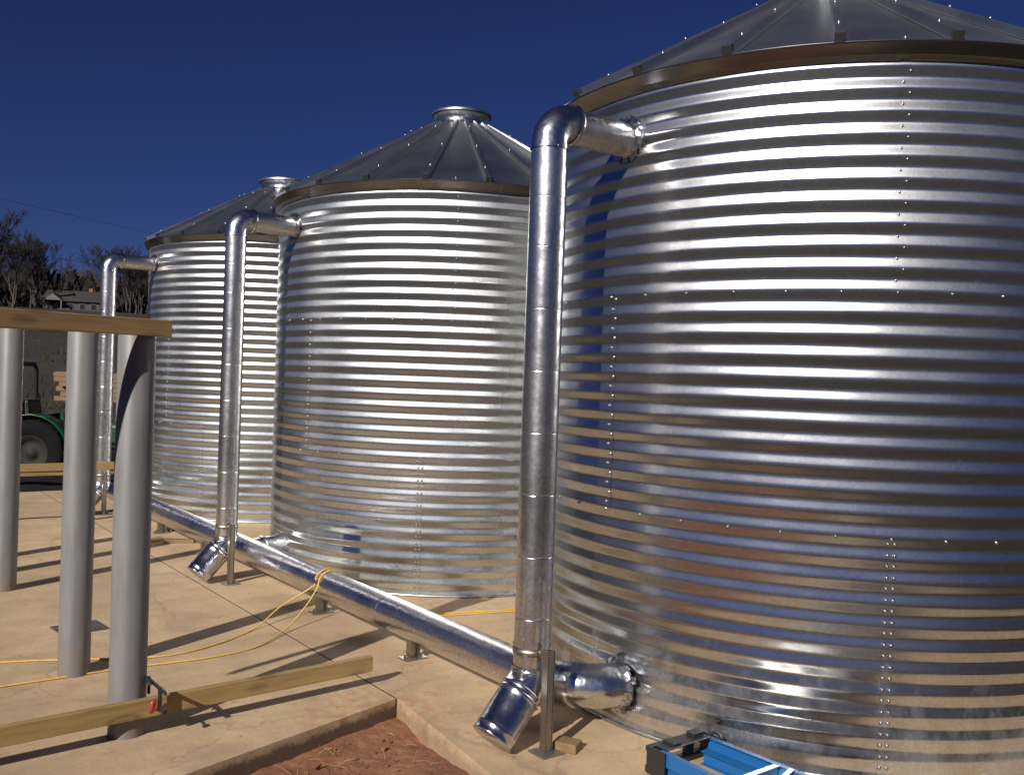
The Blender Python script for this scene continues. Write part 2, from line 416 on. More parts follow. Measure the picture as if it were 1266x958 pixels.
def make_tank(loc, seam0, label, rib0, rc=.27, M_TANK=M_TANK):
    root = empty('water_tank', loc)
    tag(root, label, 'water tank', 'round corrugated steel water tanks in a row')
    seams = [[seam0[2]+90*k for k in range(4)], [seam0[1]+90*k for k in range(4)], [seam0[0]+90*k for k in range(4)]]
    wall_sheet(0, RING, 0, seams[0]).build('wall_sheet', M_TANK, root)
    wall_sheet(RING-.018, 2*RING, .0018, seams[1]).build('wall_sheet', M_TANK, root)
    wall_sheet(2*RING-.018, WT, .0036, seams[2]).build('wall_sheet', M_TANK, root)
    e = MB(); e.lathe([(R+.004, EZ-.066), (R+.010, EZ-.060), (R+.043, EZ-.052), (R+.045, EZ-.050), (R+OV, EZ-.003), (R+OV+.003, EZ-.001), (R+OV+.003, EZ+.007)], 176)
    e.build('eave_flashing', M_EAVE, root)
    b = MB(); b.lathe([(R+.010, 0.0), (R+.016, .001), (R+.016, .014), (R+.008, .018)], 120)
    b.build('base_angle', M_ROOF, root)
    # conical roof, slightly dished between the ribs
    tanr = tan(radians(30.4)); prof = []
    rt = R+OV
    mb = MB(); n = NRIB*6; rows = 10; vs = []
    for i in range(rows+1):
        r = rt+(rc-rt)*i/rows
        for k in range(n):
            a = radians(rib0)+2*pi*k/n; u = (k % 6)/6
            dish = -.010*sin(pi*u)*(r/rt)
            vs.append((r*cos(a), r*sin(a), EZ+.006+(rt-r)*tanr+dish*.6))
    mb.add(vs, [(i*n+k, i*n+(k+1) % n, (i+1)*n+(k+1) % n, (i+1)*n+k) for i in range(rows) for k in range(n)])
    mb.build('roof', M_ROOF, root)
    zc = EZ+(rt-rc)*tanr
    cl = MB(); cl.lathe([(rc+.035, zc-.028), (rc+.004, zc+.006), (rc-.012, zc+.03), (rc-.012, zc+.10), (rc+.008, zc+.108), (rc+.010, zc+.122), (rc-.006, zc+.128)], 72)
    cl.build('collar', M_SHINY, root)
    ld = MB(); ld.lathe([(rc+.022, zc+.120), (rc+.024, zc+.142), (rc+.010, zc+.150), (rc*.6, zc+.162), (.02, zc+.170), (0, zc+.170)], 72)
    ld.build('lid', M_ROOF, root)
    # ribs
    rb = MB()
    w, h = .026, .044
    pr = []
    for t in (0, 1):
        r = rt-.004+(rc+.03-rt)*t; z = EZ+.006+(rt-r)*tanr; ww = w*(1-.35*t); hh = h*(1-.3*t)
        for y, q in ((-ww-.016, .001), (-ww, .003), (-ww*.72, hh), (ww*.72, hh), (ww, .003), (ww+.016, .001)):
            pr.append((r+q*.5, y, z+q*.87))
    rb.add(pr, [(k, k+1, k+7, k+6) for k in range(5)]+[(1, 2, 3, 4), (7, 10, 9, 8)], False)
    for t in (.14, .48, .82):      # screw heads along the rib
        r = rt+(rc-rt)*t; z = EZ+.006+(rt-r)*tanr
        ctr = Vector((r+h*.5, 0, z+h*.87)); q = Vector((.5, 0, .87)).to_track_quat('Z', 'Y').to_matrix()
        vv = []; nn = 8
        for rr, zz in ((.007, -.004), (.007, .001), (.005, .002), (.004, .006), (0.0005, .007)):
            for k in range(nn): vv.append(ctr+q @ Vector((rr*cos(2*pi*k/nn), rr*sin(2*pi*k/nn), zz)))
        rb.add(vv, [(i*nn+k, i*nn+(k+1) % nn, (i+1)*nn+(k+1) % nn, (i+1)*nn+k) for i in range(4) for k in range(nn)])
    rme = rb.mesh('rib', M_ROOF)
    ec = MB(); q = Matrix.Rotation(radians(30), 3, 'Y')
    ec.box((rt+.000, 0, EZ+.006+.022), (.030, .048, .046), q); eme = ec.mesh('end_closure', M_DARKEND)
    for k in range(NRIB):
        o = bpy.data.objects.new('rib', rme); C.objects.link(o); o.parent = root
        o.rotation_euler = (0, 0, radians(rib0+360/NRIB*k))
        c = bpy.data.objects.new('end_closure', eme); C.objects.link(c); c.parent = o
    # bolts
    L = []
    for s in seams[2]:
        for k in range(23): L.append((radians(s)+(.0115 if k % 2 else -.0055), 2*RING+.045+k*P/2*.98))
    for s in seams[1]:
        for k in range(22): L.append((radians(s)+(.007 if k % 2 else -.007), RING+.03+k*P/2))
    for s in seams[0]:
        for k in range(22):
            for d in (-.009, .009): L.append((radians(s)+d, .02+k*P/2))
    nh = 44
    for z, off in ((RING-.009, seam0[2]), (2*RING-.009, seam0[0])):
        for k in range(nh): L.append((radians(off)+2*pi*k/nh, z))
    def score(q):
        a, z = q; p = Vector(loc)+Vector((R*cos(a), R*sin(a), z)); d = CAM-p
        f = Vector((cos(a), sin(a), 0)).dot(d)/d.length
        if f < .12: return 1e6+d.length
        qx = (p-CAM); dep = qx.dot(cF); sx = 633+FPX*qx.dot(cR)/dep; sy = 479-FPX*qx.dot(cU)/dep
        if sx > 1270 or sy > 965: return 1e5+d.length
        return d.length/f
    L.sort(key=score)
    for a, z in L[:100]:
        o = bpy.data.objects.new('bolt', bolt_mesh); C.objects.link(o); o.parent = root
        o.matrix_local = bolt_matrix(a, z)
    rest = MB()
    for a, z in L[100:]:
        m = bolt_matrix(a, z); rest.add([m @ Vector(v) for v in bolt_mb.v], bolt_mb.f)
    tag(rest.build('bolts', M_BOLT, root), kind='stuff')
    return root
TY = [0, 4.1145, 8.289]; TX = [0, 0, .023]
make_tank((0, 0, 0), (226.25, 177.9, 226.75), 'nearest and largest silver corrugated tank, right of frame, blue ladder at its foot', 200.0)
make_tank((TX[1], TY[1], 0), (235.5, 190, 228.25), 'middle silver corrugated tank with its roof collar standing whole against the sky', 211.0, .27, M_TANK2)
make_tank((TX[2], TY[2], 0), (240, 195, 215), 'farthest silver corrugated tank, behind the row of grey posts at the left', 204.0, .36, M_TANK2)

# ------------------------------------------------------------------ overflow downpipes
PX = -2.2345; PR = .088
def arc(c, r, a, b, u, v, n=10):
    c = Vector(c); u = Vector(u); v = Vector(v)
    return [c+u*(r*cos(a+(b-a)*k/n))+v*(r*sin(a+(b-a)*k/n)) for k in range(n+1)]
def flange(mb, c, r, axis=(1,0,0), n=22, seed=0):
    """crimped collar whose tabs are bent out against the corrugated wall"""
    rnd = random.Random(seed); ax = Vector(axis).normalized(); c = Vector(c)
    y = ax.cross(Vector((0,0,1))).normalized(); z = ax.cross(y)
    for k in range(n):
        a0 = 2*pi*(k+.08)/n; a1 = 2*pi*(k+.92)/n
        fl = rnd.uniform(.022, .042); lean = rnd.uniform(-.012, .012); am = (a0+a1)/2; tw = rnd.uniform(-.03, .03)
        def pt(a, rr, d): return c+(y*cos(a)+z*sin(a))*rr+ax*d
        v = [pt(a0, r, -.02), pt(a1, r, -.02), pt(a1, r+.003, 0), pt(a0, r+.003, 0),
             pt(a1+tw, r+fl, .006+lean), pt(a0+tw, r+fl*rnd.uniform(.8, 1.1), .002+lean)]
        mb.add(v, [(0, 1, 2, 3), (3, 2, 4, 5)], False)
        mb.add([p+ax*.002 for p in v], [(3, 2, 1, 0), (5, 4, 2, 3)], False)
def make_downpipe():
    root = empty('overflow_pipe', (0, 0, 0))
    z0, z1 = .33, 2.925
    # straight pipe: lengths crimped into one another
    prof = []; z = z0; k = 0
    cuts = [z0, .62, .92, 1.22, 1.52, 1.82, 2.12, 2.42, 2.66, z1]
    for a, b in zip(cuts[:-1], cuts[1:]):
        prof += [(PR, a+.005), (PR, a+.007), (PR, b-.006), (PR, b-.004), (PR-.0012, b-.002), (PR-.0012, b+.000), (PR, b+.003)]
    mb = MB(); mb.lathe([(PR, z0)]+prof, 48)
    # standing lock seam
    mb.box((.067, -.060, (z0+z1)/2), (.006, .009, z1-z0), Matrix.Rotation(radians(-42), 3, 'Z'))
    for zz, aa in ((.52, 205), (.52, 265), (1.22, 230), (2.42, 240), (2.90, 205), (2.90, 260)):
        m = Matrix.Rotation(radians(aa), 3, 'Z')
        mb.box(m @ Vector((PR+.003, 0, zz)), (.006, .010, .010), m)
    mb.build('vertical_pipe', M_PIPE, root)
    el = MB(); er = .115
    pts = [(0, 0, z1-.03), (0, 0, z1-.005)]+arc((er, 0, z1), er, pi, pi/2, (1,0,0), (0,0,1), 9)+[(er+.03, 0, z1+er)]
    rr = [PR+.004]*len(pts); rr[0] = PR+.006; rr[-1] = PR+.008
    el.tube(pts, rr, 40, False)
    el.tube([(er+.005, 0, z1+er), (er+.02, 0, z1+er), (er+.034, 0, z1+er)], [PR+.010, PR+.014, PR+.008], 40, False)
    el.build('top_elbow', M_SHINY, root)
    zi = z1+er; xt = (-R) - PX     # where the tank wall is
    sp = MB(); sp.tube([(er, 0, zi), (xt+.03, 0, zi-.004)], PR-.002, 40, False)
    sp.build('inlet_spur', M_PIPE, root)
    fl = MB(); flange(fl, (xt-.012, 0, zi), PR, seed=5, n=20); flange(fl, (xt-.02, 0, zi), PR+.002, seed=9, n=14)
    fl.build('flange', M_SHINY, root)
    # angled outlet
    ob = MB(); d = Vector((-.70, -.06, -.71)).normalized(); p0 = Vector((0, 0, z0+.055)); p1 = Vector((0, 0, z0-.01))
    ob.tube([p0, p1+Vector((0, 0, .02)), p1+d*.02, p1+d*.09], [PR+.006, PR+.009, PR+.011, PR+.011], 40, False)
    ob.tube([Vector((0, 0, z0+.03)), Vector((0, 0, z0+.036)), Vector((0, 0, z0+.045))], [PR+.006, PR+.014, PR+.006], 40, False)
    ob.build('bottom_elbow', M_SHINY, root)
    oc = MB(); a = p1+d*.075; e = p1+d*.345; o_r = PR+.016
    oc.tube([a, a+d*.006, a+d*.014, a+d*.03, a+d*.036, a+d*.044, a+d*.06, e-d*.05, e-d*.044, e-d*.036, e-d*.004, e, e-d*.002, e-d*.16],
            [o_r-.006, o_r+.005, o_r, o_r, o_r+.006, o_r, o_r, o_r, o_r+.004, o_r, o_r, o_r+.003, o_r-.006, o_r-.010], 44, False)
    oc.tube([e-d*.17, e-d*.16], o_r-.011, 44, True)
    oc.build('outlet', M_SHINY, root)
    # slotted steel strut standing beside the foot, with base plate and strap
    st = MB(); sx, sy = -.01, -.128
    st.box((sx, sy, .245), (.042, .004, .49)); st.box((sx-.021, sy-.018, .245), (.004, .040, .49)); st.box((sx+.021, sy-.018, .245), (.004, .040, .49))
    st.box((sx, sy-.035, .245), (.030, .003, .488))
    st.build('support_strut', M_STRUT, root)
    bp = MB(); bp.box((sx, sy-.02, .005), (.13, .12, .008)); bp.box((sx+.045, sy+.01, .02), (.022, .022, .022)); bp.build('base_plate', M_STRUT, root, bevel=.002)
    sr = MB(); sr.lathe([(PR+.0035, -.016), (PR+.005, -.016), (PR+.005, .016), (PR+.0035, .016)], 40, c=(0, 0, .46))
    sr.box((sx, sy+.026, .46), (.03, .04, .03)); sr.box((-.02, PR+.014, .46), (.016, .03, .024))
    sr.build('strap', M_STRUT, root)
    return root
dp = make_downpipe(); dp.location = (PX, 0, 0)
tag(dp, 'tallest looking silver overflow pipe, beside the nearest tank, with angled outlet over the slab edge', 'pipe', 'vertical overflow pipes beside the tanks')
for k, lab in ((1, 'silver overflow pipe standing in front of the gap between the far and middle tanks'),
               (2, 'farthest silver overflow pipe, seen between two grey plastic posts')):
    c = copy_tree(dp); c.location = (PX+TX[k], TY[k], 0); c['label'] = lab

# ------------------------------------------------------------------ drain header along the tanks
HX, HZ, HR = -2.01, .222, .106
hd = empty('drain_header', (HX, 0, 0))
tag(hd, 'long horizontal silver drain pipe running along the foot of the three tanks', 'pipe')
pr = MB(); pts = []; rr = []
y = .26
while y < 8.5:
    L = 1.52; y2 = min(y+L, 8.5)
    for q, r_ in ((y, HR), (y+.002, HR), (y2-.016, HR), (y2-.013, HR), (y2-.010, HR+.0025), (y2-.004, HR+.0025), (y2-.002, HR)): pts.append((0, q, HZ)); rr.append(r_)
    y = y2
pr.tube(pts, rr, 48, True)
for sy in (1.60, 2.62, 4.9): pr.box((-.100, sy, HZ-.05), (.016, .016, .016)); 
pr.build('pipe_run', M_PIPE, hd)
er = .36
el = MB(); a = arc((er, .26, HZ), er, pi, pi*1.45, (1,0,0), (0,1,0), 12)
pts = [(0, .32, HZ), (0, .27, HZ)]+a; el.tube(pts, [HR+.004]*2+[HR+.004+(.004 if k % 3 == 0 else 0) for k in range(len(a))], 44, False)
tgt = a[-1]
el.build('elbow', M_SHINY, hd)
fl = MB(); dirx = (a[-1]-a[-2]).normalized(); 
flange(fl, a[-1]-dirx*.02, HR+.004, dirx, 22, 3); flange(fl, a[-1]-dirx*.035, HR+.006, dirx, 16, 8)
fl.build('flange', M_SHINY, hd)
xt = -R-HX
for k in (1, 2):
    t = MB(); yy = TY[k]+.02
    t.tube([(.02, yy+.02, HZ), (.12, yy+.02, HZ+.01), (xt+.12, yy+.01, HZ+.03)], HR-.004, 40, False)
    t.tube([(.10, yy+.02, HZ+.008), (.115, yy+.02, HZ+.01), (.13, yy+.02, HZ+.011)], [HR, HR+.008, HR], 40, False)
    t.build('tee_branch', M_SHINY, hd)
    f = MB(); flange(f, (xt-.005+.02, yy+.01, HZ+.03), HR, (1, 0, 0), 20, 20+k); f.build('flange', M_SHINY, hd)
for sy in (1.45, 2.75, 5.25, 6.62, 7.9):
    s_ = MB(); s_.box((.0, sy, .006), (.16, .10, .008)); s_.box((-.035, sy, .075), (.004, .05, .14)); s_.box((.035, sy, .075), (.004, .05, .14))
    s_.box((0, sy+.02, .065), (.07, .004, .12)); s_.box((-.052, sy, .022), (.022, .022, .022)); s_.box((.052, sy, .022), (.022, .022, .022))
    s_.build('support_foot', M_STRUT, hd)

# ------------------------------------------------------------------ grey plastic posts
def post(x, y, h, label, lean=(0, 0)):
    mb = MB(); r = .086
    mb.lathe([(r-.006, h-.02), (r-.006, h), (r-.001, h), (r, h-.002), (r, 0.0)], 48)
    mb.lathe([(0, h-.019), (r-.004, h-.019)], 48)
    o = mb.build('plastic_post', M_PVC, loc=(x, y, 0)); o.rotation_euler = (lean[0], lean[1], 0)
    return tag(o, label, 'post', 'grey plastic posts holding up boards')
post(-3.816, 1.136, 1.945, 'grey plastic post with a red handled clamp at its foot, crossed by both boards', (0, -.004))
post(-3.824, 2.199, 1.975, 'grey plastic post standing between the dark floor grate and the low board')
post(-3.814, 4.586, 2.03, 'grey plastic post cut by the left edge of the photo')
for x, y, h in ((-5.25, 4.55, 1.95), (-5.35, 5.15, 1.95)):
    post(x, y, h, 'grey plastic post just outside the left edge, seen only by its shadow on the slab')

# boards
_u = Vector((cos(radians(17)), sin(radians(17)), 0)); _c = Vector((-3.816+.292*.108, 1.136-.956*.108, 0))
A = _c+_u*.095+Vector((0, 0, 1.958)); B = _c-_u*2.4+Vector((0, 0, 1.945))
d = (A-B).normalized()
mb = MB(); L = (A-B).length
mb.box((-L/2, 0, 0), (L, .038, .080))
o = mb.build('wooden_board', M_WOODX, loc=A, bevel=.003)
o.rotation_euler = d.to_track_quat('X', 'Z').to_euler()
tag(o, 'upper pine board with a knot, held level across the tops of the grey posts', 'board')
A = Vector((-2.49, 1.126, .132)); B = Vector((-5.7, .90, .160))
d = (A-B).normalized(); L = (A-B).length
mb = MB(); mb.box((-L/2, 0, 0), (L, .038, .089))
o = mb.build('wooden_board', M_WOOD2, loc=A, bevel=.003); o.rotation_euler = d.to_track_quat('X', 'Z').to_euler()
tag(o, 'low pine board clamped to the grey post just above the slab near the red clay', 'board')
# far horizontal rail
mb = MB(); mb.box((0, 0, 0), (3.6, .038, .085))
o = mb.build('wooden_board', M_WOOD2, loc=(-4.03, 7.72, .625), bevel=.003)
tag(o, 'far pale board held knee high behind the posts, before the farthest overflow pipe', 'board')
for x in (-2.54, -5.3):
    mb = MB(); mb.box((0, 0, .33), (.038, .089, .66)); o = mb.build('wooden_stake', M_WOOD2, loc=(x, 7.766, 0), bevel=.003)
    tag(o, 'short wooden stake holding the %s end of the far knee high board' % ('right' if x > -3 else 'left'), 'stake', 'stakes under the far board')

# bar clamp
cl = empty('bar_clamp', (-3.725, 1.035, .155)); cl.scale = (.85, .85, .85); tag(cl, 'bar clamp with red grip holding the low board to the grey post', 'clamp')
b = MB(); b.beam((.02, -.16, .10), (.015, .17, .10), .008, .022); b.build('bar', M_BLACK, cl)
b = MB(); b.box((.02, .155, .06), (.014, .022, .10)); b.build('jaw', M_BLACK, cl, bevel=.002); b = MB(); b.box((.02, -.055, .055), (.016, .03, .11)); b.build('jaw', M_BLACK, cl, bevel=.002)
b = MB(); b.tube([(.02, -.03, -.02), (.02, -.02, -.02), (.02, -.012, -.02)], [.016, .020, .020], 12); b.tube([(-.03, -.058, -.025), (-.028, -.064, -.015), (-.025, -.068, .01), (-.02, -.066, .03), (-.01, -.06, .045)], [.010, .019, .016, .019, .012], 14); b.build('grip', M_RED, cl, bevel=.008)
b = MB(); b.tube([(.02, -.13, .0), (.02, -.04, .0)], .006, 8); b.tube([(.02, -.16, .0), (.02, -.125, .0)], .013, 10)
b.tube([(-.01, .02, .10), (-.045, .06, .16), (-.05, .065, .185)], [.009, .008, .012], 8); b.build('screw', M_BLACK, cl)

# ------------------------------------------------------------------ floor grate, blocks, scraps
g = MB(); g.box((0, 0, .004), (.30, .26, .006))
for k in range(9): g.box((-.12+.03*k, 0, .010), (.012, .22, .006))
g.build('floor_grate', M_GRATE, loc=(-3.58, 3.16, 0)).rotation_euler = (0, 0, .1)
tag(C.objects['floor_grate'], 'small dark square grate lying in the slab behind the middle grey post', 'grate')
def scrap(name, loc, dim, rz, mat, label, cat, tilt=0):
    m = MB(); m.box((0, 0, dim[2]/2), dim); o = m.build(name, mat, loc=loc, bevel=.004); o.rotation_euler = (tilt, 0, rz)
    return tag(o, label, cat)
scrap('wood_block', (-2.13, -.17, 0), (.09, .12, .045), .5, M_WOODO, 'small brown wood block beside the strut of the nearest overflow pipe', 'block')
scrap('wood_offcut', (-2.33, 6.08, 0), (.40, .10, .035), .35, M_WOODO, 'orange wood offcut lying on the slab left of the drain pipe, nearer piece', 'offcut')
scrap('wood_offcut', (-2.02, 5.98, 0), (.30, .09, .035), -.5, M_WOODO, 'orange wood offcut tucked half under the drain pipe', 'offcut')
scrap('wood_offcut', (-1.86, 6.75, 0), (.26, .10, .04), .9, M_WOODO, 'small orange offcut behind the drain pipe against the farthest tank', 'offcut')

# ------------------------------------------------------------------ yellow cord
def smooth(pts, n=10):
    pts = [Vector(p) for p in pts]; P_ = [pts[0]]+pts+[pts[-1]]; out = []
    for i in range(1, len(P_)-2):
        for k in range(n):
            t = k/n; a, b, c, d = P_[i-1:i+3]
            out.append(.5*((2*b)+(c-a)*t+(2*a-5*b+4*c-d)*t*t+(3*b-a-3*c+d)*t**3))
    return out+[pts[-1]]
ct = HZ+HR+.007
def over(y):    # over the drain pipe
    rr_ = HR+.007
    return [(HX+rr_*cos(a), y+.01*k, HZ+rr_*sin(a)) for k, a in enumerate((pi*.98, pi*.8, pi*.6, pi*.42, pi*.22, pi*.02))]
mb = MB()
strands = [
  [(-6.4, 3.35, .007), (-5.3, 2.95, .007), (-4.14, 2.60, .007), (-3.78, 2.45, .007), (-3.31, 2.25, .007), (-2.95, 2.33, .007), (-2.6, 2.55, .012), (-2.35, 2.70, .10)]+over(2.66)+[(-1.78, 2.72, .06), (-1.72, 2.4, .007), (-1.45, 2.33, .007), (-1.05, 2.20, .007), (-.6, 2.1, .007), (.2, 2.2, .007)],
  [(-6.2, 2.35, .007), (-5.2, 2.22, .007), (-4.21, 2.14, .007), (-3.6, 2.13, .007), (-3.1, 2.08, .007), (-2.75, 2.15, .007), (-2.45, 2.38, .03), (-2.24, 2.52, .13)]+over(2.60)+[(-1.80, 2.6, .05), (-1.76, 2.3, .007), (-1.42, 2.26, .007), (-1.0, 2.13, .007), (-.5, 2.0, .007)],
]
for s_ in strands: mb.tube(smooth(s_), .0052, 8)
tag(mb.build('extension_cord', M_CORD), 'yellow cord looped over the drain pipe and trailing in two strands across the slab', 'cord')

# ------------------------------------------------------------------ blue stepladder lying by the nearest tank
ld = empty('step_ladder', (-1.82, -.60, .0)); ld.scale = (1, 1, .80)
tag(ld, 'blue stepladder with black top cap lying at the foot of the nearest tank', 'ladder')
LL = 2.3
def rail(x0, x1, z, name):
    m = MB()
    for dx in (0,):
        a = Vector((x0, -.04, z)); b_ = Vector((x1, -LL, z))
        m.beam(a, b_, .006, .078)
        sgn = 1 if x0 < 0 else -1
        m.beam(a+Vector((sgn*.012, 0, .037)), b_+Vector((sgn*.012, 0, .037)), .028, .005)
        m.beam(a+Vector((sgn*.012, 0, -.037)), b_+Vector((sgn*.012, 0, -.037)), .028, .005)
    m.build(name, M_BLUE, ld)
rail(-.165, -.27, .115, 'rail'); rail(.165, .27, .115, 'rail')
rail(-.135, -.22, .040, 'rear_rail'); rail(.135, .22, .040, 'rear_rail')
for k in range(6):
    yy = -.42-.305*k; w_ = .165+.105*(-yy-.04)/(LL-.04)
    m = MB(); m.box((0, yy, .118), (2*w_-.03, .012, .070)); m.box((0, yy-.012, .152), (2*w_-.03, .024, .004)); m.box((0, yy-.012, .084), (2*w_-.03, .024, .004))
    m.build('step', M_ALU, ld)
m = MB()
m.box((0, .02, .145), (.37, .030, .03)); m.box((0, .02, .03), (.37, .030, .04)); m.box((-.10, .02, .085), (.03, .028, .10)); m.box((.09, .02, .085), (.05, .028, .10)); m.box((-.182, -.03, .085), (.012, .11, .152)); m.box((.182, -.03, .085), (.012, .11, .152))
m.box((0, -.03, .158), (.30, .075, .008)); m.box((-.07, -.02, .168), (.05, .07, .02)); m.box((.10, -.01, .172), (.07, .05, .03)); 
m.tube([(.165, -.04, .165), (.175, -.07, .185), (.168, -.10, .18), (.160, -.12, .165)], .010, 8)
m.build('top_cap', M_BLACK, ld, bevel=.004)
m = MB(); m.beam((-.17, -.60, .159), (.17, -.50, .159), .022, .005); m.build('spreader_brace', M_ALU, ld)

# ------------------------------------------------------------------ background: dark heap, tractor, lumber
mb = MB(); nx, ny = 60, 12; vs = []
for j in range(ny):
    for i in range(nx):
        x = -4.5+6*i/(nx-1); v = j/(ny-1); y = 11.0+1.7*v
        h = -.13+.30*sin(pi*v)**.7*(.8+.4*noise.noise(Vector((x*1.4, y*1.4, 0))))+.05*noise.noise(Vector((x*5, y*5, 2)))*sin(pi*v)
        vs.append((x, y, h))
mb.add(vs, [(j*nx+i, j*nx+i+1, (j+1)*nx+i+1, (j+1)*nx+i) for j in range(ny-1) for i in range(nx-1)])
o = mb.build('dark_heap', M_HEAP)  # low black mound filling the dark strip behind the slab
tag(o, 'long low black heap behind the slab, in front of the green tractor', 'sheeting')
mb = MB(); mb.box((0, 0, 0), (4.2, .09, .04)); o = mb.build('wooden_board', M_WOOD2, loc=(-2.2, 11.2, .17), bevel=.003); o.rotation_euler = (.0, .01, .02)
tag(o, 'thin dark board lying on the low black heap behind the slab', 'board')

def wheel(root, x, y, r, w, rimr):
    t = MB(); n = 40
    prof = [(rimr, -w/2+.02), (rimr+.03, -w/2), (r-.03, -w/2), (r, -w/2+.03), (r, w/2-.03), (r-.03, w/2), (rimr+.03, w/2), (rimr, w/2-.02)]
    vs = []; m_ = len(prof)
    for k in range(n):
        a = 2*pi*k/n
        for rr_, yy in prof: vs.append((x+rr_*cos(a), y+yy, r+rr_*sin(a)))
    t.add(vs, [(k*m_+i, k*m_+i+1, ((k+1) % n)*m_+i+1, ((k+1) % n)*m_+i) for k in range(n) for i in range(m_-1)])
    for k in range(20):
        a = 2*pi*k/20; s_ = 1 if k % 2 else -1
        t.box((x+(r+.008)*cos(a), y+s_*w*.22, r+(r+.008)*sin(a)), (.035, w*.5, .03), Matrix.Rotation(-a, 3, 'Y') @ Matrix.Rotation(.5*s_, 3, 'X'))
    w_ = bpy.data.objects.new('wheel', t.mesh('wheel', M_RUBBER)); C.objects.link(w_); w_.parent = root
    q = MB()
    for s_ in (-1, 1):
        vs = []
        for rr_, yy in ((rimr, w/2-.02), (rimr*.85, w/2-.03), (rimr*.75, w*.2), (rimr*.3, w*.2), (rimr*.25, w*.32), (.001, w*.32)):
            for k in range(24): vs.append((x+rr_*cos(2*pi*k/24), y+s_*yy, r+rr_*sin(2*pi*k/24)))
        q.add(vs, [(i*24+k, i*24+(k+1) % 24, (i+1)*24+(k+1) % 24, (i+1)*24+k) for i in range(5) for k in range(24)])
    ro = q.build('rim', M_YELLOW, w_)
tp = at(88, 577, 15.2)
tr = empty('tractor', (tp.x, tp.y, hill(tp.x, tp.y)), radians(-37)); tr.scale = (1.05,)*3
tag(tr, 'small green tractor with black tyres parked beyond the slab behind the posts', 'tractor')
for y in (-.48, .48): wheel(tr, -.35, y, .50, .28, .27)
for y in (-.42, .42): wheel(tr, 1.05, y, .32, .20, .17)
m = MB(); m.box((.35, 0, .52), (1.7, .26, .26)); m.box((-.35, 0, .55), (.5, .5, .3)); m.tube([(-.35, -.5, .5), (-.35, .5, .5)], .07, 12); m.tube([(1.05, -.4, .32), (1.05, .4, .32)], .05, 12)
m.box((1.3, 0, .55), (.12, .5, .3)); m.build('chassis', M_BLACK, tr, bevel=.02)
m = MB(); vs = []
for x, hw, z0_, z1_ in ((.25, .24, .62, 1.03), (.8, .24, .60, 1.0), (1.25, .21, .58, .90), (1.36, .16, .60, .80)):
    vs += [(x, -hw, z0_), (x, -hw, z1_-.08), (x, -hw*.7, z1_), (x, hw*.7, z1_), (x, hw, z1_-.08), (x, hw, z0_)]
m.add(vs, [(6*i+k, 6*i+k+1, 6*i+k+7, 6*i+k+6) for i in range(3) for k in range(5)]+[(0, 5, 4, 3, 2, 1), (18, 19, 20, 21, 22, 23)], False); m.build('hood', M_GREEN, tr, bevel=.02)
for s_ in (-1, 1):
    m = MB(); vs = []
    for k in range(9):
        a = radians(15+150*k/8)
        for yy in (.34, .64): vs.append((-.35+.57*cos(a), s_*yy, .50+.57*sin(a)))
    m.add(vs, [(2*k, 2*k+1, 2*k+3, 2*k+2) for k in range(8)])
    m.add([(-.35+.57*cos(radians(15+150*k/8)), s_*.34, .50+.57*sin(radians(15+150*k/8))) for k in range(9)], [tuple(range(9))], False)
    f = m.build('fender', M_GREEN, tr); so = f.modifiers.new('thick', 'SOLIDIFY'); so.thickness = .02
    m = MB(); m.tube([(1.37, s_*.10, .72), (1.39, s_*.10, .72)], .045, 12); m.build('headlight', M_TRIM, tr)
m = MB(); m.box((-.42, 0, .86), (.42, .44, .10)); m.box((-.62, 0, 1.08), (.10, .42, .40), Matrix.Rotation(-.15, 3, 'Y')); m.build('seat', M_BLACK, tr, bevel=.04)
m = MB(); m.tube([(.12, 0, .9), (-.02, 0, 1.12)], .02, 8)
m.tube([Vector((-.03, 0, 1.13))+Vector((.06*cos(2*pi*k/20), .17*sin(2*pi*k/20), .15*cos(2*pi*k/20))) for k in range(21)], .016, 6); m.build('steering_wheel', M_BLACK, tr)
m = MB(); m.tube([(-.78, -.42, .6), (-.80, -.42, 1.75), (-.80, -.36, 1.83), (-.80, .36, 1.83), (-.80, .42, 1.75), (-.78, .42, .6)], .035, 10); m.build('roll_bar', M_BLACK, tr)
m = MB(); m.tube([(.95, .2, .95), (.95, .2, 1.35)], .025, 10); m.build('exhaust', M_BLACK, tr)
m = MB(); m.box((-1.05, 0, .45), (.30, 1.1, .55)); m.box((-1.0, 0, .95), (.06, .9, .5)); m.tube([(-1.15, -.5, .7), (-1.15, .5, .7)], .09, 10)
m.beam((-.75, -.3, .5), (-1.1, -.3, .8), .05, .07); m.beam((-.75, .3, .5), (-1.1, .3, .8), .05, .07); m.build('rear_implement', M_BLACK, tr, bevel=.02)
m = MB()
for s_ in (-1, 1): m.beam((.35, s_*.36, .85), (1.55, s_*.36, .55), .06, .10); m.beam((1.55, s_*.36, .55), (1.95, s_*.36, .2), .06, .10); m.beam((.35, s_*.36, .85), (.35, s_*.36, .45), .06, .08)
m.build('loader_arm', M_GREEN, tr)
m = MB(); m.box((2.1, 0, .10), (.36, 1.2, .02)); m.box((1.93, 0, .28), (.02, 1.2, .38)); m.box((2.08, -.6, .24), (.34, .02, .30)); m.box((2.08, .6, .24), (.34, .02, .30)); m.build('loader_bucket', M_GREEN, tr)

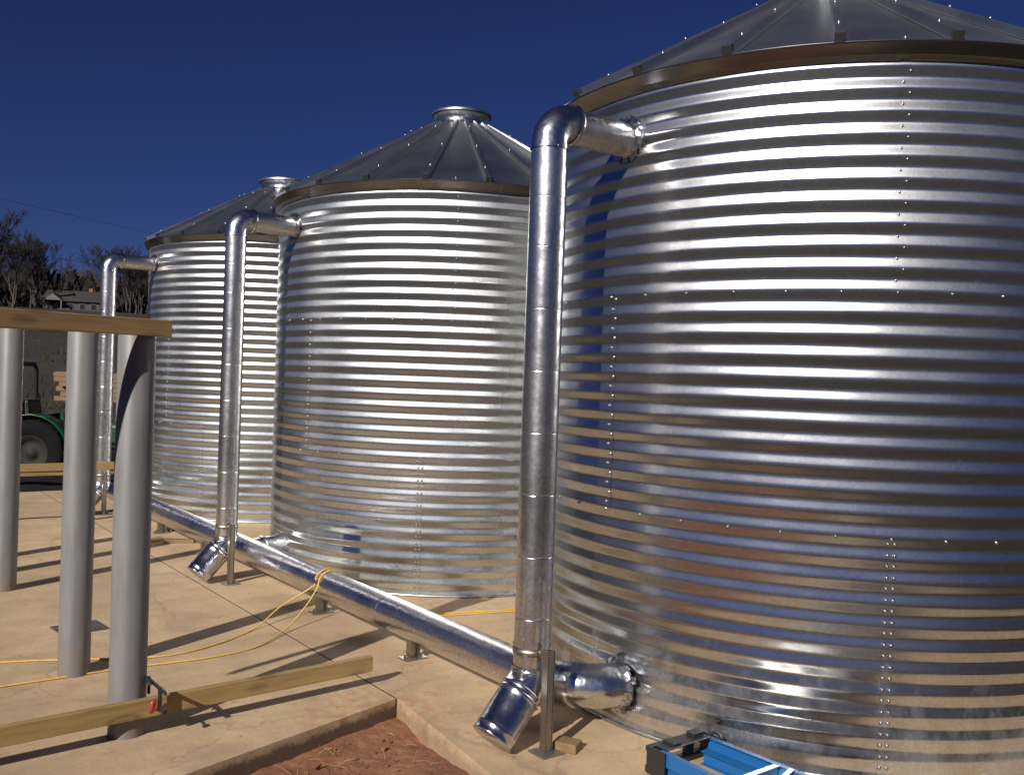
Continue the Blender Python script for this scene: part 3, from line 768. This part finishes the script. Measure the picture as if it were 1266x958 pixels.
lp = at(168, 560, 17.6); gz = hill(lp.x, lp.y)
rk = empty('sawhorse_table', (lp.x, lp.y, gz), radians(-35)); rk.scale = (1, 1, 1.25); tag(rk, 'orange timber trestle stand beyond the tractor, seen between the posts', 'trestle')
for sx in (-.85, .85):
    for sy in (-1, 1):
        m = MB(); m.beam((sx, sy*.38, 0), (sx, sy*.10, .95), .04, .09); m.build('leg', M_WOODO, rk)
    m = MB(); m.box((sx, 0, .98), (.09, .9, .05)); m.build('cross_beam', M_WOODO, rk)
    m = MB(); m.box((sx+.03, 0, .45), (.03, .62, .08)); m.build('brace', M_WOODO, rk)
for k in range(36):
    yy = -.33+.11*(k % 6)+random.uniform(-.01, .01); zz = .09*(k//6); L_ = random.uniform(2.1, 3.0)
    if k//6 > 3 and k % 6 in (0, 5): continue
    m = MB(); m.box((0, 0, .042), (L_, .10, .084)); o = m.build('lumber_plank', M_WOODO, bevel=.003)
    Rz = Matrix.Rotation(radians(-35), 3, 'Z'); q = Rz @ Vector((random.uniform(-.1, .1), yy, 0))
    o.location = (lp.x+q.x, lp.y+q.y, gz+1.259+zz); o.rotation_euler = (0, 0, radians(-35+random.uniform(-1.5, 1.5)))
    tag(o, 'fresh orange plank in the pile on the trestle beyond the tractor', 'plank', 'planks piled on the trestle')
# low pile of pale boards on the ground
bp_ = at(150, 585, 16.0)
for k in range(6):
    m = MB(); m.box((0, 0, .045), (2.3, .14, .085)); o = m.build('stacked_timber', M_WOOD2, bevel=.003)
    o.location = (bp_.x+random.uniform(-.1, .1)+.0, bp_.y, hill(bp_.x, bp_.y)+.095*k); o.rotation_euler = (0, 0, radians(-30+random.uniform(-4, 4)))
    tag(o, 'greyish timber in the stack on the ground right of the tractor', 'timber', 'timbers stacked on the ground right of the tractor')

# ------------------------------------------------------------------ bare trees
def bare_tree(seed, H, spread, depth=6, n0=5, tw=.006):
    rnd = random.Random(seed); tr_, cr = MB(), MB()
    def seg(mb, a, b, r1, r2, n):
        mb.tube([a, (a+b)/2+Vector((rnd.gauss(0, .03), rnd.gauss(0, .03), 0))*(b-a).length, b], [r1, (r1+r2)/2, r2], n, False)
    def grow(p, d, L, r, lv):
        e = p+d*L
        seg(tr_ if lv < 2 else cr, p, e, r, r*.68, 8 if lv < 1 else (5 if lv < 3 else 3))
        if lv >= depth: return
        k = rnd.choice((2, 3, 3)) if lv else n0
        for i in range(k):
            t = rnd.uniform(.45, 1) if i else 1
            q = p+(e-p)*t
            ax = Vector((rnd.gauss(0, 1), rnd.gauss(0, 1), rnd.gauss(0, .5))).normalized()
            nd = (d+ax*spread*rnd.uniform(.6, 1.2)).normalized(); nd.z += .18; nd.normalize()
            grow(q, nd, L*rnd.uniform(.62, .84), max(tw, r*rnd.uniform(.45, .65)), lv+1)
    grow(Vector((0, 0, -.3)), Vector((rnd.gauss(0, .04), rnd.gauss(0, .04), 1)).normalized(), H*.27, H*.017, 0)
    return tr_, cr
protos = []
for sd, H, sp in ((1, 11, .55), (2, 10, .7), (3, 12, .5), (4, 9, .8), (5, 11, .62)):
    t, c = bare_tree(sd, H, sp, 7, 4, .022)
    protos.append((t.mesh('trunk', M_BARK), c.mesh('crown', M_TWIG)))
def put_tree(x, y, k, s, label, group='bare trees along the ridge', parts=True, rz=None):
    root = empty('bare_tree', (x, y, hill(x, y)), rz if rz is not None else random.uniform(0, 6.28)); root.scale = (s, s, s)
    for nm, me in zip(('trunk', 'crown'), protos[k]):
        o = bpy.data.objects.new(nm, me); C.objects.link(o); o.parent = root
    tag(root, label, 'tree', group)
    return root
p = at(-12, 400, 88)
put_tree(p.x, p.y, 0, 1.32, 'large leafless tree standing tallest at the left edge of the photo', 'bare trees along the ridge')
p = at(18, 400, 105); put_tree(p.x, p.y, 2, 1.0, 'slender leafless tree just right of the tall tree at the left edge')
rt_ = random.Random(5)
for k in range(64):
    sx = -60+rt_.uniform(0, 1)*285; dep = rt_.uniform(120, 190)
    if 45 < sx < 140 and dep < 160: dep += 45
    p = at(sx, 400, dep)
    put_tree(p.x, p.y, rt_.randrange(5), rt_.uniform(.75, 1.1), 'leafless tree in the brown wood along the ridge behind the house')
# the rest of the wooded ridge all round, seen mostly as a dark reflection in the tanks
mb = MB()
rs = random.Random(8)
for k in range(2600):
    a = rs.uniform(0, 2*pi); dd = rs.uniform(160, 215)
    x = -3+dd*cos(a); y = 3+dd*sin(a); z = hill(x, y)-.2; h = rs.uniform(6, 12)
    for j in range(5):
        bx = x+rs.gauss(0, 1.6); by = y+rs.gauss(0, 1.6); hh = h*rs.uniform(.5, 1)
        top = Vector((bx+rs.gauss(0, .9), by+rs.gauss(0, .9), z+hh)); base = Vector((bx, by, z))
        mb.tube([base, (base+top)/2+Vector((rs.gauss(0, .3), rs.gauss(0, .3), 0)), top], [.13, .09, .03], 3, False)
        for q in range(4):
            s0 = base+(top-base)*rs.uniform(.3, .9); e = s0+Vector((rs.gauss(0, 1.1), rs.gauss(0, 1.1), rs.uniform(.5, 2)))
            mb.tube([s0, e], [.07, .03], 3, False)
tag(mb.build('far_woodland', M_SCRUB), 'brown leafless woodland covering the far ridge behind the house', 'woodland', kind='stuff')
# undergrowth thicket on the ridge
mb = MB()
for k in range(2600):
    a = rs.uniform(0, 2*pi); dd = rs.uniform(158, 195)
    x = -3+dd*cos(a); y = 3+dd*sin(a); z = hill(x, y)
    for j in range(7):
        e = Vector((x+rs.gauss(0, 2.5), y+rs.gauss(0, 2.5), z+rs.uniform(1.5, 7.5)))
        w_ = Vector((rs.gauss(0, 1), rs.gauss(0, 1), rs.gauss(0, .3))).normalized()*.5
        mb.add([(x+rs.gauss(0, 2), y+rs.gauss(0, 2), z-.3), e+w_, e-w_*.6+Vector((0, 0, rs.uniform(-1, .6)))], [(0, 1, 2)], False)
tag(mb.build('ridge_thicket', M_SCRUB), 'dense brown undergrowth filling the foot of the far wood', 'thicket', kind='stuff')

# dead weeds and brush on the slope
mb = MB(); wr = random.Random(21)
for k in range(5200):
    dep = 20+95*wr.random()**1.6; sx = wr.uniform(-260, 330)
    p = at(sx, 440, dep); z = hill(p.x, p.y)
    hgt = wr.uniform(.05, .22) if wr.random() < .94 else wr.uniform(.25, .6)
    for j in range(5):
        a = wr.uniform(0, 6.28); l = hgt*wr.uniform(.5, 1.1); q = Vector((p.x+wr.gauss(0, hgt*.5), p.y+wr.gauss(0, hgt*.5), z-.03))
        t = Vector((cos(a), sin(a), 0)); wd = .012+hgt*.05
        mb.add([q-t*wd, q+t*wd, q+Vector((wr.gauss(0, .25), wr.gauss(0, .25), 1))*l], [(0, 1, 2)], False)
tag(mb.build('dead_weeds', plain('dead_grass', (.040, .028, .017), .95, .4, .35, 0)), 'dead brown weeds and low brush covering the slope below the house', 'weeds', kind='stuff')

# house on the slope
hp = at(95, 386, 150); hz = hill(hp.x, hp.y)
hz = max(hz, hp.z)-.3
hs = empty('farm_house', (hp.x, hp.y, hz-.3), radians(-28)); hs.scale = (.8, .8, .74); tag(hs, 'single storey house with gabled porch on the slope below the wood', 'house')
m = MB(); m.box((0, 0, 1.4), (10.5, 7, 3.4)); m.add([(-5.25, -3.5, 3.1), (-5.25, 3.5, 3.1), (-5.25, 0, 5.2), (5.25, -3.5, 3.1), (5.25, 3.5, 3.1), (5.25, 0, 5.2)], [(0, 2, 1), (3, 4, 5)], False); m.build('wall', M_WALLH, hs)
m = MB()
for s_ in (-1, 1):
    m.add([(-5.7, s_*4.0, 2.85), (5.7, s_*4.0, 2.85), (5.7, 0, 5.3), (-5.7, 0, 5.3), (-5.7, s_*4.0, 2.7), (5.7, s_*4.0, 2.7), (5.7, 0, 5.15), (-5.7, 0, 5.15)], [(0,1,2,3), (4,7,6,5), (0,4,5,1), (0,3,7,4), (1,5,6,2)], False)
m.add([(-1.2, -5.6, 2.75), (-4.8, -5.6, 2.75), (-3.0, -5.6, 4.3), (-1.2, -1.5, 2.75), (-4.8, -1.5, 2.75), (-3.0, -1.5, 4.3)], [(0, 2, 5, 3), (1, 4, 5, 2)], False)
ro = m.build('roof', M_ROOFH, hs)
m = MB(); m.box((2.5, .6, 5.4), (.7, .7, 1.2)); m.build('chimney', plain('brick', (.22, .10, .07), .9), ro)
m = MB(); m.add([(-1.3, -5.55, 2.8), (-4.7, -5.55, 2.8), (-3.0, -5.55, 4.2)], [(0, 1, 2)], False); m.build('gable', M_TRIM, hs); m = MB(); m.box((-3, -4.6, .0), (3.6, 2.2, .5)); m.build('porch', M_TRIM, hs)
for x in (-4.6, -1.4): m = MB(); m.box((x, -5.4, 1.5), (.22, .22, 2.6)); m.build('porch_post', M_TRIM, hs)
for x in (-.2, 2.0, 4.1): 
    m = MB(); m.box((x, -3.52, 1.7), (1.1, .08, 1.3)); w_ = m.build('window', M_TRIM, hs)
    m = MB(); m.box((x, -3.57, 1.7), (.9, .04, 1.1)); m.build('pane', M_WIN, w_)
m = MB(); m.box((-3, -3.54, 1.2), (1.0, .08, 2.1)); m.build('door', M_WIN, hs)

# power line: two poles beyond the frame edge and behind the tanks, two wires
P1 = at(-420, 400, 60); P2 = at(560, 400, 120)
poles = []
for p, lab in ((P1, 'timber utility pole outside the left edge carrying the two wires'), (P2, 'timber utility pole hidden behind the tanks carrying the two wires')):
    g0 = hill(p.x, p.y); po = empty('utility_pole', (p.x, p.y, g0)); tag(po, lab, 'utility pole', 'utility poles')
    poles.append(po)
H1 = at(-420, 138, 60); H2 = at(560, 355, 120)
L1 = at(-420, 222, 60); L2 = at(560, 385, 120)
for po, h in ((poles[0], H1.z), (poles[1], H2.z)):
    m = MB(); hh = h-po.location.z+.3; m.tube([(0, 0, -.5), (0, 0, hh)], [.17, .11], 12); m.build('shaft', M_POLEW, po)
    m = MB(); m.box((0, 0, hh-.35), (2.2, .10, .12)); m.build('crossarm', M_POLEW, po)
for a, b_, lab in ((H1, H2, 'upper thin power line crossing the sky at the left'), (L1, L2, 'lower thin power line crossing the sky at the left')):
    pts = [a+(b_-a)*t+Vector((0, 0, -4*1.2*t*(1-t))) for t in [k/30 for k in range(31)]]
    m = MB(); m.tube(pts, .017, 5); tag(m.build('power_line', M_WIRE), lab, 'power line', 'power lines')

# ------------------------------------------------------------------ light
SAZ = Vector((-.905, -.425, 0)).normalized(); EL = radians(30)
sd = Vector((SAZ.x*cos(EL), SAZ.y*cos(EL), sin(EL)))
sl = bpy.data.lights.new('sun', 'SUN'); sl.energy = 4.6; sl.angle = radians(.53); sl.color = (1, .94, .86)
so = bpy.data.objects.new('sun', sl); C.objects.link(so); so.rotation_euler = sd.to_track_quat('Z', 'Y').to_euler(); so.location = sd*50
w = bpy.data.worlds.new('World'); S.world = w; w.use_nodes = True; nt = w.node_tree
sky = nt.nodes.new('ShaderNodeTexSky'); sky.sky_type = 'NISHITA'; sky.sun_disc = False
sky.sun_elevation = EL; sky.sun_rotation = atan2(sd.x, sd.y); sky.air_density = 1.0; sky.dust_density = .0; sky.ozone_density = 4.0; sky.altitude = 1500
bg = nt.nodes['Background']; bg.inputs['Strength'].default_value = .05
mx = mix(nt, 1, sky.outputs[0], (.19, .215, .43), 'MULTIPLY')
nt.links.new(mx, bg.inputs['Color'])
S.view_settings.view_transform = 'Standard'; S.view_settings.look = 'None'; S.view_settings.gamma = 1
S.view_settings.exposure = .35
S.render.engine = 'CYCLES'; S.cycles.max_bounces = 8; S.cycles.glossy_bounces = 5
